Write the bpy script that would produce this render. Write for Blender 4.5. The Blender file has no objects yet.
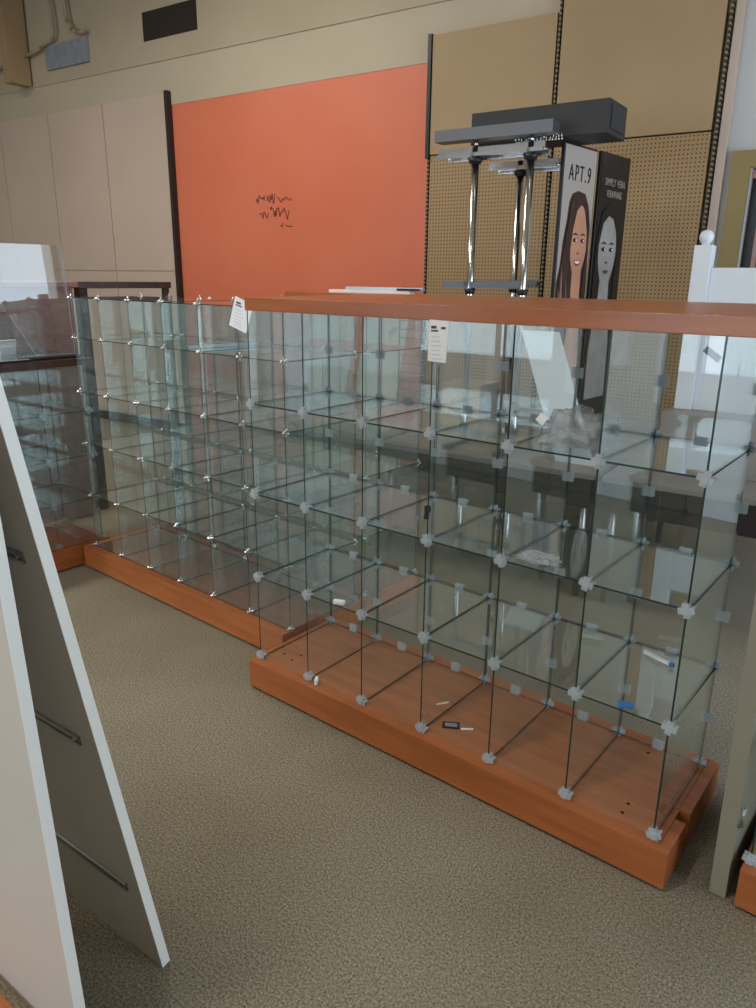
import bpy, bmesh, math, random
from mathutils import Vector, Matrix
random.seed(7)
sc = bpy.context.scene
COL = sc.collection
PI = math.pi
# ------------------------------------------------------------------ camera
cam_d = bpy.data.cameras.new('camera')
cam = bpy.data.objects.new('camera', cam_d); COL.objects.link(cam); sc.camera = cam
cam_d.sensor_fit = 'VERTICAL'; cam_d.sensor_height = 36.0; cam_d.lens = 742.7275 / 1008 * 36.0
cam_d.clip_start = 0.03
def cam_matrix(pitch, yaw, roll, loc):
    cy, sy = math.cos(yaw), math.sin(yaw)
    f = Vector((sy * math.cos(pitch), cy * math.cos(pitch), -math.sin(pitch)))
    rt = Vector((cy, -sy, 0)); up = rt.cross(f)
    c, s = math.cos(roll), math.sin(roll)
    r2 = c * rt + s * up; u2 = -s * rt + c * up
    m = Matrix(((r2.x, u2.x, -f.x), (r2.y, u2.y, -f.y), (r2.z, u2.z, -f.z))).to_4x4()
    m.translation = loc
    return m
BH = 0.135                       # height of the wooden bases
cam.matrix_world = cam_matrix(math.radians(17.05546), math.radians(-38.58141), math.radians(0.66518), Vector((2.16111, -1.91785, 1.56930 + BH)))
# ------------------------------------------------------------------ world, lights, exposure
w = bpy.data.worlds.new('daylight'); sc.world = w; w.use_nodes = True
w.node_tree.nodes['Background'].inputs[0].default_value = (0.72, 0.86, 1.0, 1)
w.node_tree.nodes['Background'].inputs[1].default_value = 4.6
vs = sc.view_settings
vs.view_transform = 'Standard'; vs.look = 'None'; vs.gamma = 1.0; vs.use_curve_mapping = False
vs.exposure = -0.36
cy = sc.cycles
cy.transparent_max_bounces = 96; cy.max_bounces = 10; cy.transmission_bounces = 8; cy.glossy_bounces = 5; cy.diffuse_bounces = 4
cy.sample_clamp_indirect = 4.0
try:
    cy.use_denoising = True
except Exception: pass
def area(name, loc, rot, sx, sy, power, color=(1, 1, 1), portal=False):
    l = bpy.data.lights.new(name, 'AREA'); l.shape = 'RECTANGLE'; l.size = sx; l.size_y = sy
    l.energy = power; l.color = color
    if portal: l.cycles.is_portal = True
    o = bpy.data.objects.new(name, l); COL.objects.link(o); o.location = loc; o.rotation_euler = rot
    return o
XL, XR, YB, YW, ZC = -9.0, 4.4, -7.5, 5.0, 4.75
# storefront daylight through the rear windows and the right windows
area('window_portal', (-1.5, YB - 0.02, 1.75), (PI/2, 0, 0), 7.6, 2.6, 1, portal=True)
area('window_portal', (XR + 0.02, 1.65, 1.55), (PI/2, 0, PI/2), 4.5, 2.8, 1, portal=True)
# daylight of the storefront (rear wall)
area('daylight_rear', (-1.5, YB - 0.15, 1.8), (PI/2, 0, 0), 7.4, 2.5, 110, (0.86, 0.93, 1.0))
area('daylight_right', (XR - 0.05, 1.65, 1.55), (PI/2, 0, PI/2), 4.4, 2.6, 48, (0.86, 0.93, 1.0))
LAMPS = [(-2.6, -2.6), (0.4, -2.6), (3.2, -3.0), (-2.6, 0.9), (0.6, 2.0), (-5.2, -0.4)]
LAMP_W = [95, 80, 12, 95, 4, 60]

# ------------------------------------------------------------------ materials
def lin(r, g, b):
    def f(c):
        c /= 255.0
        return c / 12.92 if c <= 0.04045 else ((c + 0.055) / 1.055) ** 2.4
    return (f(r), f(g), f(b), 1)
def mat(name, col, rough=0.6, metal=0.0, spec=0.5):
    m = bpy.data.materials.new(name); m.use_nodes = True
    b = m.node_tree.nodes['Principled BSDF']
    b.inputs['Base Color'].default_value = col; b.inputs['Roughness'].default_value = rough
    b.inputs['Metallic'].default_value = metal; b.inputs['Specular IOR Level'].default_value = spec
    return m
def N(m, t, **kw):
    n = m.node_tree.nodes.new(t)
    for k, v in kw.items(): setattr(n, k, v)
    return n
def L(m, a, b): m.node_tree.links.new(a, b)
def coord(m, scale=(1, 1, 1), kind='Object'):
    tc = N(m, 'ShaderNodeTexCoord'); mp = N(m, 'ShaderNodeMapping'); mp.inputs['Scale'].default_value = scale
    L(m, tc.outputs[kind], mp.inputs[0]); return mp.outputs[0]
def noisy(name, c1, c2, scale=(5, 5, 5), rough=0.6, nscale=1.0, detail=4, spec=0.5, bump=0.0, bdist=0.002, metal=0.0):
    m = mat(name, c1, rough, metal, spec); b = m.node_tree.nodes['Principled BSDF']
    v = coord(m, scale); n = N(m, 'ShaderNodeTexNoise'); n.inputs['Scale'].default_value = nscale; n.inputs['Detail'].default_value = detail
    L(m, v, n.inputs['Vector'])
    r = N(m, 'ShaderNodeValToRGB'); r.color_ramp.elements[0].position = 0.32; r.color_ramp.elements[1].position = 0.68
    r.color_ramp.elements[0].color = c1; r.color_ramp.elements[1].color = c2
    L(m, n.outputs['Fac'], r.inputs[0]); L(m, r.outputs[0], b.inputs['Base Color'])
    if bump:
        bp = N(m, 'ShaderNodeBump'); bp.inputs['Strength'].default_value = bump; bp.inputs['Distance'].default_value = bdist
        L(m, n.outputs['Fac'], bp.inputs['Height']); L(m, bp.outputs[0], b.inputs['Normal'])
    return m
M = {}
def carpet_mat():
    m = mat('carpet', lin(140, 130, 112), 0.95, spec=0.1); b = m.node_tree.nodes['Principled BSDF']
    v = coord(m)
    n1 = N(m, 'ShaderNodeTexNoise'); n1.inputs['Scale'].default_value = 150; n1.inputs['Detail'].default_value = 6; n1.inputs['Roughness'].default_value = 0.8; L(m, v, n1.inputs['Vector'])
    n2 = N(m, 'ShaderNodeTexNoise'); n2.inputs['Scale'].default_value = 1.3; n2.inputs['Detail'].default_value = 3; L(m, v, n2.inputs['Vector'])
    r = N(m, 'ShaderNodeValToRGB'); e = r.color_ramp.elements
    e[0].position = 0.38; e[0].color = lin(84, 78, 64); e[1].position = 0.62; e[1].color = lin(174, 165, 146)
    L(m, n1.outputs['Fac'], r.inputs[0])
    r2 = N(m, 'ShaderNodeValToRGB'); r2.color_ramp.elements[0].color = (0.84, 0.83, 0.80, 1); r2.color_ramp.elements[1].color = (1, 1, 1, 1)
    r2.color_ramp.elements[0].position = 0.35; r2.color_ramp.elements[1].position = 0.6
    L(m, n2.outputs['Fac'], r2.inputs[0])
    x = N(m, 'ShaderNodeMix', data_type='RGBA', blend_type='MULTIPLY'); x.inputs[0].default_value = 1
    L(m, r.outputs[0], x.inputs[6]); L(m, r2.outputs[0], x.inputs[7]); L(m, x.outputs[2], b.inputs['Base Color'])
    bp = N(m, 'ShaderNodeBump'); bp.inputs['Strength'].default_value = 0.6; bp.inputs['Distance'].default_value = 0.004
    L(m, n1.outputs['Fac'], bp.inputs['Height']); L(m, bp.outputs[0], b.inputs['Normal'])
    return m
M['carpet'] = carpet_mat()
def wood_mat(name, c1, c2, rough=0.32, sc_=(1.5, 14, 14), spec=0.5):
    m = noisy(name, c1, c2, sc_, rough, 1.6, 6, spec, 0.05)
    return m
M['wood'] = wood_mat('orange_wood_laminate', lin(156, 88, 46), lin(180, 106, 58), 0.4)
M['wood_top'] = wood_mat('countertop_laminate', lin(154, 86, 46), lin(172, 100, 56), 0.32)
M['deck'] = wood_mat('hazed_brown_deck', lin(128, 92, 70), lin(146, 106, 82), 0.4)  # haze of the glass above the base top, put into the wood colour
M['deck_a'] = wood_mat('hazed_tan_deck', lin(150, 96, 64), lin(172, 114, 78), 0.36)  # milder painted haze for the base top of the front display
M['dark_wood'] = wood_mat('dark_brown_wood', lin(62, 40, 34), lin(84, 54, 44), 0.35)
M['brown_wood'] = wood_mat('reddish_brown_wood', lin(150, 112, 106), lin(170, 130, 122), 0.3)
M['orange'] = noisy('orange_wall_paint', lin(206, 110, 80), lin(212, 120, 92), (1, 1, 1), 0.36, 1.2)
M['cream'] = noisy('cream_wall_paint', lin(176, 165, 144), lin(184, 173, 152), (1, 1, 1), 0.75, 1.0)
M['olive'] = noisy('tan_bulkhead_paint', lin(168, 156, 134), lin(178, 165, 142), (1, 1, 1), 0.8, 1.0)
M['beige'] = noisy('beige_wall_panel', lin(186, 168, 154), lin(194, 176, 162), (1, 1, 1), 0.5, 1.0)
M['tan'] = noisy('tan_panel', lin(152, 128, 94), lin(162, 138, 102), (1, 1, 1), 0.6, 1.0)
def peg_mat():
    m = mat('pegboard', lin(172, 144, 104), 0.6); b = m.node_tree.nodes['Principled BSDF']
    v = coord(m, (1 / 0.027, 1, 1 / 0.027))
    sx = N(m, 'ShaderNodeSeparateXYZ'); L(m, v, sx.inputs[0])
    outs = []
    for k in (0, 2):
        f = N(m, 'ShaderNodeMath', operation='FRACT'); L(m, sx.outputs[k], f.inputs[0])
        s = N(m, 'ShaderNodeMath', operation='SUBTRACT'); L(m, f.outputs[0], s.inputs[0]); s.inputs[1].default_value = 0.5
        p = N(m, 'ShaderNodeMath', operation='POWER'); L(m, s.outputs[0], p.inputs[0]); p.inputs[1].default_value = 2
        outs.append(p)
    a = N(m, 'ShaderNodeMath', operation='ADD'); L(m, outs[0].outputs[0], a.inputs[0]); L(m, outs[1].outputs[0], a.inputs[1])
    lt = N(m, 'ShaderNodeMath', operation='LESS_THAN'); L(m, a.outputs[0], lt.inputs[0]); lt.inputs[1].default_value = 0.045
    x = N(m, 'ShaderNodeMix', data_type='RGBA'); L(m, lt.outputs[0], x.inputs[0])
    x.inputs[6].default_value = lin(160, 132, 94); x.inputs[7].default_value = lin(84, 64, 40)
    L(m, x.outputs[2], b.inputs['Base Color'])
    return m
M['peg'] = peg_mat()
def slot_mat():
    m = mat('slotted_standard', lin(150, 124, 86), 0.5); b = m.node_tree.nodes['Principled BSDF']
    v = coord(m, (1, 1, 1 / 0.032)); sx = N(m, 'ShaderNodeSeparateXYZ'); L(m, v, sx.inputs[0])
    f = N(m, 'ShaderNodeMath', operation='FRACT'); L(m, sx.outputs[2], f.inputs[0])
    lt = N(m, 'ShaderNodeMath', operation='LESS_THAN'); L(m, f.outputs[0], lt.inputs[0]); lt.inputs[1].default_value = 0.6
    x = N(m, 'ShaderNodeMix', data_type='RGBA'); L(m, lt.outputs[0], x.inputs[0])
    x.inputs[6].default_value = lin(150, 124, 86); x.inputs[7].default_value = (0.006, 0.005, 0.004, 1)
    L(m, x.outputs[2], b.inputs['Base Color']); return m
M['slot'] = slot_mat()
M['black'] = mat('black_plastic', (0.012, 0.012, 0.014, 1), 0.45)
M['dark_strip'] = mat('dark_panel_edge', lin(40, 30, 28), 0.5)
M['grey_vent'] = noisy('grey_vent_metal', lin(128, 136, 146), lin(146, 152, 160), (20, 20, 20), 0.5)
M['conduit'] = mat('painted_conduit', lin(150, 138, 116), 0.5)
M['white'] = noisy('white_laminate', lin(194, 187, 176), lin(202, 195, 184), (1, 1, 1), 0.45, 1.0)
M['white_edge'] = mat('white_edge_band', lin(244, 246, 244), 0.4)
M['white_paint'] = noisy('white_painted_wood', lin(216, 222, 230), lin(224, 230, 238), (1, 1, 1), 0.4, 1.0)
M['grey_paint'] = noisy('greenish_grey_paint', lin(134, 129, 112), lin(146, 141, 124), (1, 1, 1), 0.5, 1.0)
M['light_wall'] = mat('pale_grey_wall', lin(186, 188, 190), 0.8)
M['olive_frame'] = mat('olive_door_frame', lin(136, 118, 72), 0.5)
M['chrome'] = mat('chrome', (0.72, 0.74, 0.76, 1), 0.16, 1.0)
M['steel'] = mat('brushed_steel', (0.42, 0.43, 0.44, 1), 0.35, 1.0)
M['dark_steel'] = mat('dark_grey_metal', (0.13, 0.135, 0.145, 1), 0.4, 0.6)
M['paper'] = mat('white_paper', lin(240, 242, 246), 0.8)
M['ink'] = mat('grey_ink', lin(70, 72, 78), 0.7)
M['faint'] = mat('faint_ink', lin(180, 184, 194), 0.7)
M['marker'] = mat('marker_ink', lin(96, 44, 44), 0.7)
M['dark_grey'] = mat('dark_grey_fabric', lin(40, 40, 42), 0.6)
M['grey_top'] = noisy('grey_tabletop', lin(128, 124, 118), lin(140, 136, 130), (2, 2, 2), 0.4)
M['ceiling'] = mat('ceiling_paint', lin(160, 148, 124), 0.9)
M['wall_plain'] = mat('plain_wall_paint', lin(170, 160, 140), 0.9)
M['skin'] = noisy('printed_skin_tone', lin(196, 140, 112), lin(208, 152, 122), (6, 6, 6), 0.5)
M['skin_grey'] = noisy('printed_grey_skin', lin(150, 146, 142), lin(176, 172, 168), (6, 6, 6), 0.5)
M['hair'] = noisy('printed_brown_hair', lin(26, 18, 16), lin(78, 46, 36), (4, 26, 3), 0.5, 2.0)
M['lip'] = mat('printed_red_lip', lin(150, 58, 56), 0.5)
M['lip_grey'] = mat('printed_grey_lip', lin(84, 78, 78), 0.5)
M['poster_grey'] = mat('pale_poster_ground', lin(176, 166, 158), 0.45)
M['poster_black'] = mat('black_poster_ground', lin(24, 22, 24), 0.35)
M['blue'] = mat('blue_plastic', lin(50, 120, 190), 0.35)
M['hole'] = mat('bored_hole', (0.02, 0.014, 0.01, 1), 0.9)
M['lamp_on'] = bpy.data.materials.new('lamp_diffuser'); M['lamp_on'].use_nodes = True
_nt = M['lamp_on'].node_tree; _nt.nodes.clear()
_e = _nt.nodes.new('ShaderNodeEmission'); _e.inputs[0].default_value = (1, 0.93, 0.82, 1); _e.inputs[1].default_value = 3.0
_o = _nt.nodes.new('ShaderNodeOutputMaterial'); _nt.links.new(_e.outputs[0], _o.inputs[0])

def glass_mat(name, tint, gloss_gain=1.0, rough=0.0, haze=0.004):
    m = bpy.data.materials.new(name); m.use_nodes = True; nt = m.node_tree; nt.nodes.clear()
    out = N(m, 'ShaderNodeOutputMaterial'); mix = N(m, 'ShaderNodeMixShader')
    tr = N(m, 'ShaderNodeBsdfTransparent'); tr.inputs[0].default_value = tint
    gl = N(m, 'ShaderNodeBsdfGlossy'); gl.inputs[0].default_value = (0.95, 1, 1, 1); gl.inputs['Roughness'].default_value = rough
    g = N(m, 'ShaderNodeNewGeometry'); mr = N(m, 'ShaderNodeMapRange')
    mr.inputs['To Min'].default_value = 1.5; mr.inputs['To Max'].default_value = 1 / 1.5
    L(m, g.outputs['Backfacing'], mr.inputs['Value'])
    fr = N(m, 'ShaderNodeFresnel'); L(m, mr.outputs[0], fr.inputs['IOR'])
    mul = N(m, 'ShaderNodeMath', operation='MULTIPLY'); mul.use_clamp = True
    L(m, fr.outputs[0], mul.inputs[0]); mul.inputs[1].default_value = gloss_gain
    L(m, mul.outputs[0], mix.inputs[0]); L(m, tr.outputs[0], mix.inputs[1]); L(m, gl.outputs[0], mix.inputs[2])
    dm = N(m, 'ShaderNodeMixShader'); df = N(m, 'ShaderNodeBsdfDiffuse'); df.inputs[0].default_value = (0.62, 0.66, 0.66, 1)
    dm.inputs[0].default_value = haze  # pale diffuse share: reflected haze put into the panes, plus some dirt
    L(m, mix.outputs[0], dm.inputs[1]); L(m, df.outputs[0], dm.inputs[2]); L(m, dm.outputs[0], out.inputs[0]); return m
M['glass'] = glass_mat('clear_glass', (0.968, 0.985, 0.98, 1), 1.25, haze=0.007)
M['glass_hazy'] = glass_mat('hazy_clear_glass', (0.955, 0.975, 0.972, 1), 1.5, haze=0.03)  # stronger painted haze for the greying by reflections in the chrome clipped cubes
M['glass_front'] = glass_mat('reflective_front_glass', (0.93, 0.97, 0.98, 1), 2.6, haze=0.04)
M['acrylic'] = glass_mat('clear_acrylic', (0.93, 0.94, 0.95, 1), 1.6)
M['edge'] = mat('green_glass_edge', (0.012, 0.035, 0.032, 1), 0.25)
M['acrylic_edge'] = mat('bright_acrylic_edge', (0.6, 0.63, 0.66, 1), 0.3)
def plastic_clear(name, col, alpha, rough=0.2):
    m = bpy.data.materials.new(name); m.use_nodes = True; nt = m.node_tree; nt.nodes.clear()
    out = N(m, 'ShaderNodeOutputMaterial'); mix = N(m, 'ShaderNodeMixShader')
    tr = N(m, 'ShaderNodeBsdfTransparent'); tr.inputs[0].default_value = (0.93, 0.95, 0.96, 1)
    p = N(m, 'ShaderNodeBsdfPrincipled'); p.inputs['Base Color'].default_value = col; p.inputs['Roughness'].default_value = rough
    mix.inputs[0].default_value = alpha
    L(m, tr.outputs[0], mix.inputs[1]); L(m, p.outputs[0], mix.inputs[2]); L(m, mix.outputs[0], out.inputs[0]); return m
M['clip'] = plastic_clear('clear_plastic_clip', (0.66, 0.72, 0.76, 1), 0.42)
M['bag'] = plastic_clear('crinkled_clear_plastic', (0.66, 0.70, 0.73, 1), 0.42, 0.04)
_m = M['bag']; _p = [n for n in _m.node_tree.nodes if n.type == 'BSDF_PRINCIPLED'][0]; _p.inputs['Specular IOR Level'].default_value = 1.0
_n = N(_m, 'ShaderNodeTexNoise'); _n.inputs['Scale'].default_value = 38; _n.inputs['Detail'].default_value = 3; _n.inputs['Distortion'].default_value = 1.5
L(_m, coord(_m), _n.inputs['Vector']); _b = N(_m, 'ShaderNodeBump'); _b.inputs['Strength'].default_value = 1.0; _b.inputs['Distance'].default_value = 0.02
L(_m, _n.outputs['Fac'], _b.inputs['Height']); L(_m, _b.outputs[0], _p.inputs['Normal'])

# ------------------------------------------------------------------ mesh helpers
def box(bm, x0, x1, y0, y1, z0, z1, mi=0, mtx=None):
    vs_ = [bm.verts.new(v) for v in ((x0,y0,z0),(x1,y0,z0),(x1,y1,z0),(x0,y1,z0),(x0,y0,z1),(x1,y0,z1),(x1,y1,z1),(x0,y1,z1))]
    if mtx: 
        for v in vs_: v.co = mtx @ v.co
    fs = []
    for f in ((0,3,2,1),(4,5,6,7),(0,1,5,4),(1,2,6,5),(2,3,7,6),(3,0,4,7)):
        fc = bm.faces.new([vs_[i] for i in f]); fc.material_index = mi; fs.append(fc)
    return fs
def cyl(bm, p0, p1, r0, r1=None, n=12, mi=0, cap=True):
    p0, p1 = Vector(p0), Vector(p1); r1 = r0 if r1 is None else r1
    d = (p1 - p0).normalized(); a = d.orthogonal().normalized(); b = d.cross(a)
    A = [bm.verts.new(p0 + r0 * (math.cos(2*PI*i/n) * a + math.sin(2*PI*i/n) * b)) for i in range(n)]
    B = [bm.verts.new(p1 + r1 * (math.cos(2*PI*i/n) * a + math.sin(2*PI*i/n) * b)) for i in range(n)]
    for i in range(n):
        f = bm.faces.new((A[i], A[(i+1) % n], B[(i+1) % n], B[i])); f.smooth = True; f.material_index = mi
    if cap:
        bm.faces.new(A[::-1]).material_index = mi; bm.faces.new(B).material_index = mi
def tube(bm, pts, r, n=10):
    for a, b in zip(pts[:-1], pts[1:]): cyl(bm, a, b, r, n=n)
    for p in pts[1:-1]: ball(bm, p, r, 8)
def ball(bm, c, r, n=16, squash=(1, 1, 1)):
    m = Matrix.Translation(Vector(c)) @ Matrix.Diagonal((squash[0], squash[1], squash[2], 1))
    res = bmesh.ops.create_uvsphere(bm, u_segments=n, v_segments=max(6, n // 2), radius=r, matrix=m)
    for v in res['verts']:
        for f in v.link_faces: f.smooth = True
def poly(bm, pts, thick, axis='x', off=0.0, mi=0):
    # pts are 2-D in the plane across axis; extruded by thick along the axis from off
    def P(u, v, t):
        return {'x': (t, u, v), 'y': (u, t, v), 'z': (u, v, t)}[axis]
    A = [bm.verts.new(P(u, v, off)) for u, v in pts]; B = [bm.verts.new(P(u, v, off + thick)) for u, v in pts]
    bm.faces.new(A[::-1]).material_index = mi; bm.faces.new(B).material_index = mi
    k = len(pts)
    for i in range(k): bm.faces.new((A[i], A[(i+1) % k], B[(i+1) % k], B[i])).material_index = mi
def mesh_of(name, bm, mats, bevel=0):
    if bevel:
        bmesh.ops.bevel(bm, geom=list(bm.edges), offset=bevel, segments=2, affect='EDGES', profile=0.5)
    bmesh.ops.recalc_face_normals(bm, faces=bm.faces)
    me = bpy.data.meshes.new(name); bm.to_mesh(me); bm.free()
    for m in (mats if isinstance(mats, (list, tuple)) else [mats]): me.materials.append(m)
    return me
def obj(name, bm, mats, parent=None, bevel=0, loc=None, rot=None):
    me = bm if isinstance(bm, bpy.types.Mesh) else mesh_of(name, bm, mats, bevel)
    o = bpy.data.objects.new(name, me); COL.objects.link(o)
    if parent: o.parent = parent
    if loc is not None: o.location = loc
    if rot is not None: o.rotation_euler = rot
    return o
def tag(o, label, cat, group=None, kind=None):
    o['label'] = label; o['category'] = cat
    if group: o['group'] = group
    if kind: o['kind'] = kind
    return o
def thing(name, label, cat, loc=(0, 0, 0), rz=0, group=None, rot=None):
    o = bpy.data.objects.new(name, None); COL.objects.link(o); o.empty_display_size = 0.1
    o.location = loc; o.rotation_euler = rot if rot else (0, 0, rz)
    return tag(o, label, cat, group)
def struct(name, bm, mats, parent=None, **k):
    o = obj(name, bm, mats, parent, **k)
    if parent is None: o['kind'] = 'structure'
    return o
def B(): return bmesh.new()

# frame of the far wall: s runs along it, d is the distance out from it, z is the height over the floor
WA = math.radians(5)
WW = Vector((math.cos(WA), math.sin(WA), 0)); WN = Vector((-math.sin(WA), math.cos(WA), 0))
WP = Vector((-2.0795, 3.3979, 0))
def wp(s, d, z=0.0):
    v = WP + WW * s - WN * d; return Vector((v.x, v.y, z))
WMAT = Matrix.Translation(WP) @ Matrix.Rotation(WA, 4, 'Z')       # local x = s, local y = -d, local z = up
def wall_obj(name, bm, mats, **k):
    o = obj(name, bm, mats, **k); o.matrix_world = WMAT; return o

# ------------------------------------------------------------------ room shell
bm = B(); box(bm, XL - 0.2, XR + 0.2, YB - 0.2, YW + 0.4, -0.1, 0.0); struct('floor', bm, M['carpet'])
bm = B(); box(bm, XL - 0.2, XR + 0.2, YB - 0.2, YW + 0.4, ZC, ZC + 0.1); struct('ceiling', bm, M['ceiling'])
# far wall, with the door opening at s 2.95..3.75
bm = B()
T = 0.14
box(bm, -7.1, 2.86, 0, T, 0, ZC); box(bm, 2.86, 3.76, 0, T, 2.40, ZC); box(bm, 3.76, 6.6, 0, T, 0, ZC)
o = wall_obj('wall_back', bm, M['light_wall']); o['kind'] = 'structure'
# cream band + bulkhead above the panels
bm = B(); box(bm, -7.0, 2.64, -0.02, 0, 3.30, 3.70); o = wall_obj('trim_1', bm, M['cream']); o['kind'] = 'structure'
bm = B(); box(bm, -7.0, 2.64, -0.032, 0, 3.692, ZC); o = wall_obj('trim_2', bm, M['olive']); o['kind'] = 'structure'
bm = B(); box(bm, -4.83, -4.70, -0.30, -0.06, 3.70, ZC); box(bm, -6.9, -4.70, -0.36, -0.30, 4.46, ZC); o = wall_obj('trim_3', bm, M['tan']); o['kind'] = 'structure'
# orange stretch
bm = B(); box(bm, -2.50, 0.46, -0.015, 0, 0.0, 3.335); o = wall_obj('trim_4', bm, M['orange']); o['kind'] = 'structure'
# beige post right of the perforated wall
bm = B(); box(bm, 2.648, 2.70, -0.05, 0, 0, ZC); o = wall_obj('trim_5', bm, M['beige']); o['kind'] = 'structure'
bm = B(); box(bm, XL - 0.2, XL, YB, YW, 0, ZC); struct('wall_left', bm, M['wall_plain'])
def wall_with_hole(name, axis, pos, thick, a0, a1, h0, h1, z0, z1, m):
    bm = B()
    def bx(p, q, r, s):
        if axis == 'x': box(bm, pos, pos + thick, p, q, r, s)
        else: box(bm, p, q, pos, pos + thick, r, s)
    bx(a0, h0, 0, ZC); bx(h1, a1, 0, ZC); bx(h0, h1, 0, z0); bx(h0, h1, z1, ZC)
    return struct(name, bm, m)
wall_with_hole('wall_right', 'x', XR, 0.2, YB, YW, -0.6, 3.85, 0.12, 2.95, M['wall_plain'])
wall_with_hole('wall_front', 'y', YB - 0.2, 0.2, XL, XR, -5.3, 2.3, 0.45, 3.05, M['wall_plain'])
# window frames
bm = B()
for i in range(6):
    x = -5.3 + 7.6 * i / 5; box(bm, x - 0.03, x + 0.03, YB - 0.14, YB - 0.06, 0.45, 3.05)
box(bm, -5.3, 2.3, YB - 0.14, YB - 0.06, 0.45, 0.52); box(bm, -5.3, 2.3, YB - 0.14, YB - 0.06, 2.98, 3.05)
wf = struct('window_1', bm, M['dark_steel'])
bm = B()
for i in range(4):
    y = -0.6 + 4.5 * i / 3; box(bm, XR + 0.06, XR + 0.14, y - 0.03, y + 0.03, 0.12, 2.95)
box(bm, XR + 0.06, XR + 0.14, -0.6, 3.9, 0.12, 0.19); box(bm, XR + 0.06, XR + 0.14, -0.6, 3.9, 2.88, 2.95)
struct('window_2', bm, M['dark_steel'])
# baseboard along the far wall
bm = B(); box(bm, -5.5, 2.64, -0.04, 0.0, 0, 0.10); o = wall_obj('baseboard_back', bm, M['dark_strip']); o['kind'] = 'structure'
# door in the far wall: olive frame, the dark room beyond painted as a black sheet
dr = thing('door_1', 'olive framed doorway', 'door'); del dr['label']; del dr['category']; dr['kind'] = 'structure'
dr.matrix_world = WMAT
bm = B(); box(bm, 2.74, 2.858, -0.04, 0, 0, 2.40); box(bm, 3.762, 3.88, -0.04, 0, 0, 2.40); box(bm, 2.74, 3.88, -0.04, 0, 2.40, 2.50)
obj('door_frame', bm, M['olive_frame'], dr)
bm = B(); box(bm, 2.93, 2.96, 0.05, 0.10, 0, 2.38); box(bm, 3.02, 3.10, 0.02, 0.10, 0, 2.38); box(bm, 2.861, 3.758, 0.04, 0.10, 2.34, 2.39)
obj('door_mullion', bm, M['brown_wood'], dr)
bm = B(); box(bm, 2.861, 3.758, 0.11, 0.135, 0, 2.395); obj('dark_opening_sheet', bm, M['poster_black'], dr)

# ------------------------------------------------------------------ wall panels
def wall_thing(name, label, cat, bm, mats, group=None, bevel=0):
    o = obj(name, bm, mats, bevel=bevel); o.matrix_world = WMAT; return tag(o, label, cat, group)
names = ['beige wall panel next to the orange wall, with a dark right edge', 'second beige wall panel left of the orange wall',
         'third beige wall panel left of the orange wall', 'leftmost beige wall panel, at the edge of the photo']
edges = [-2.535, -3.53, -4.50, -5.46, -6.45]
for i in range(4):
    r, l = edges[i], edges[i + 1]
    bm = B()
    box(bm, l + 0.012, r - 0.002, -0.045, -0.02, 1.735, 3.405); box(bm, l + 0.012, r - 0.002, -0.045, -0.02, 0.12, 1.725)
    box(bm, l + 0.0, r, -0.03, 0.0, 0.10, 3.39)
    wall_thing('wall_panel', names[i], 'wall panel', bm, M['beige'], 'beige wall panels')
bm = B(); box(bm, -2.533, -2.49, -0.075, -0.0, 0.1, 3.42); wall_thing('panel_edge_strip', 'dark vertical strip between the beige panels and the orange wall', 'trim', bm, M['dark_strip'])
# slatless perforated bays
for i, (a, b_, lab) in enumerate([(0.51, 1.50, 'perforated tan wall bay beside the orange wall, plain board on top'), (1.54, 2.60, 'perforated tan wall bay beside the doorway, behind the posters')]):
    t = tag(bpy.data.objects.new('pegboard_bay', None), lab, 'pegboard', 'pegboard bays'); COL.objects.link(t); t.matrix_world = WMAT
    bm = B(); box(bm, a, b_, -0.075, 0.0, 0.1, 2.62); obj('perforated_board', bm, M['peg'], t)
    bm = B(); box(bm, a, b_, -0.085, 0.0, 2.63, 4.2 if i else 3.46); obj('upper_board', bm, M['tan'], t)
for s_, top, lab in [(1.52, 4.2, 'slotted metal strip between the two pegboard bays'), (2.63, 4.2, 'slotted metal strip at the right edge of the pegboard')]:
    bm = B(); box(bm, s_ - 0.006, s_ + 0.006, -0.088, 0.0, 0.1, top)
    wall_thing('slotted_standard', lab, 'shelf standard', bm, M['slot'], 'slotted wall standards')
t = tag(bpy.data.objects.new('slotted_standard', None), 'slotted strip at the left edge of the pegboard, black edging on its top', 'shelf standard', 'slotted wall standards'); COL.objects.link(t); t.matrix_world = WMAT
bm = B(); box(bm, 0.485, 0.50, -0.08, 0.0, 0.1, 2.6); obj('strip', bm, M['slot'], t)
bm = B(); box(bm, 0.475, 0.505, -0.10, 0.0, 2.6, 3.47); obj('black_edging', bm, M['black'], t)

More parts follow.
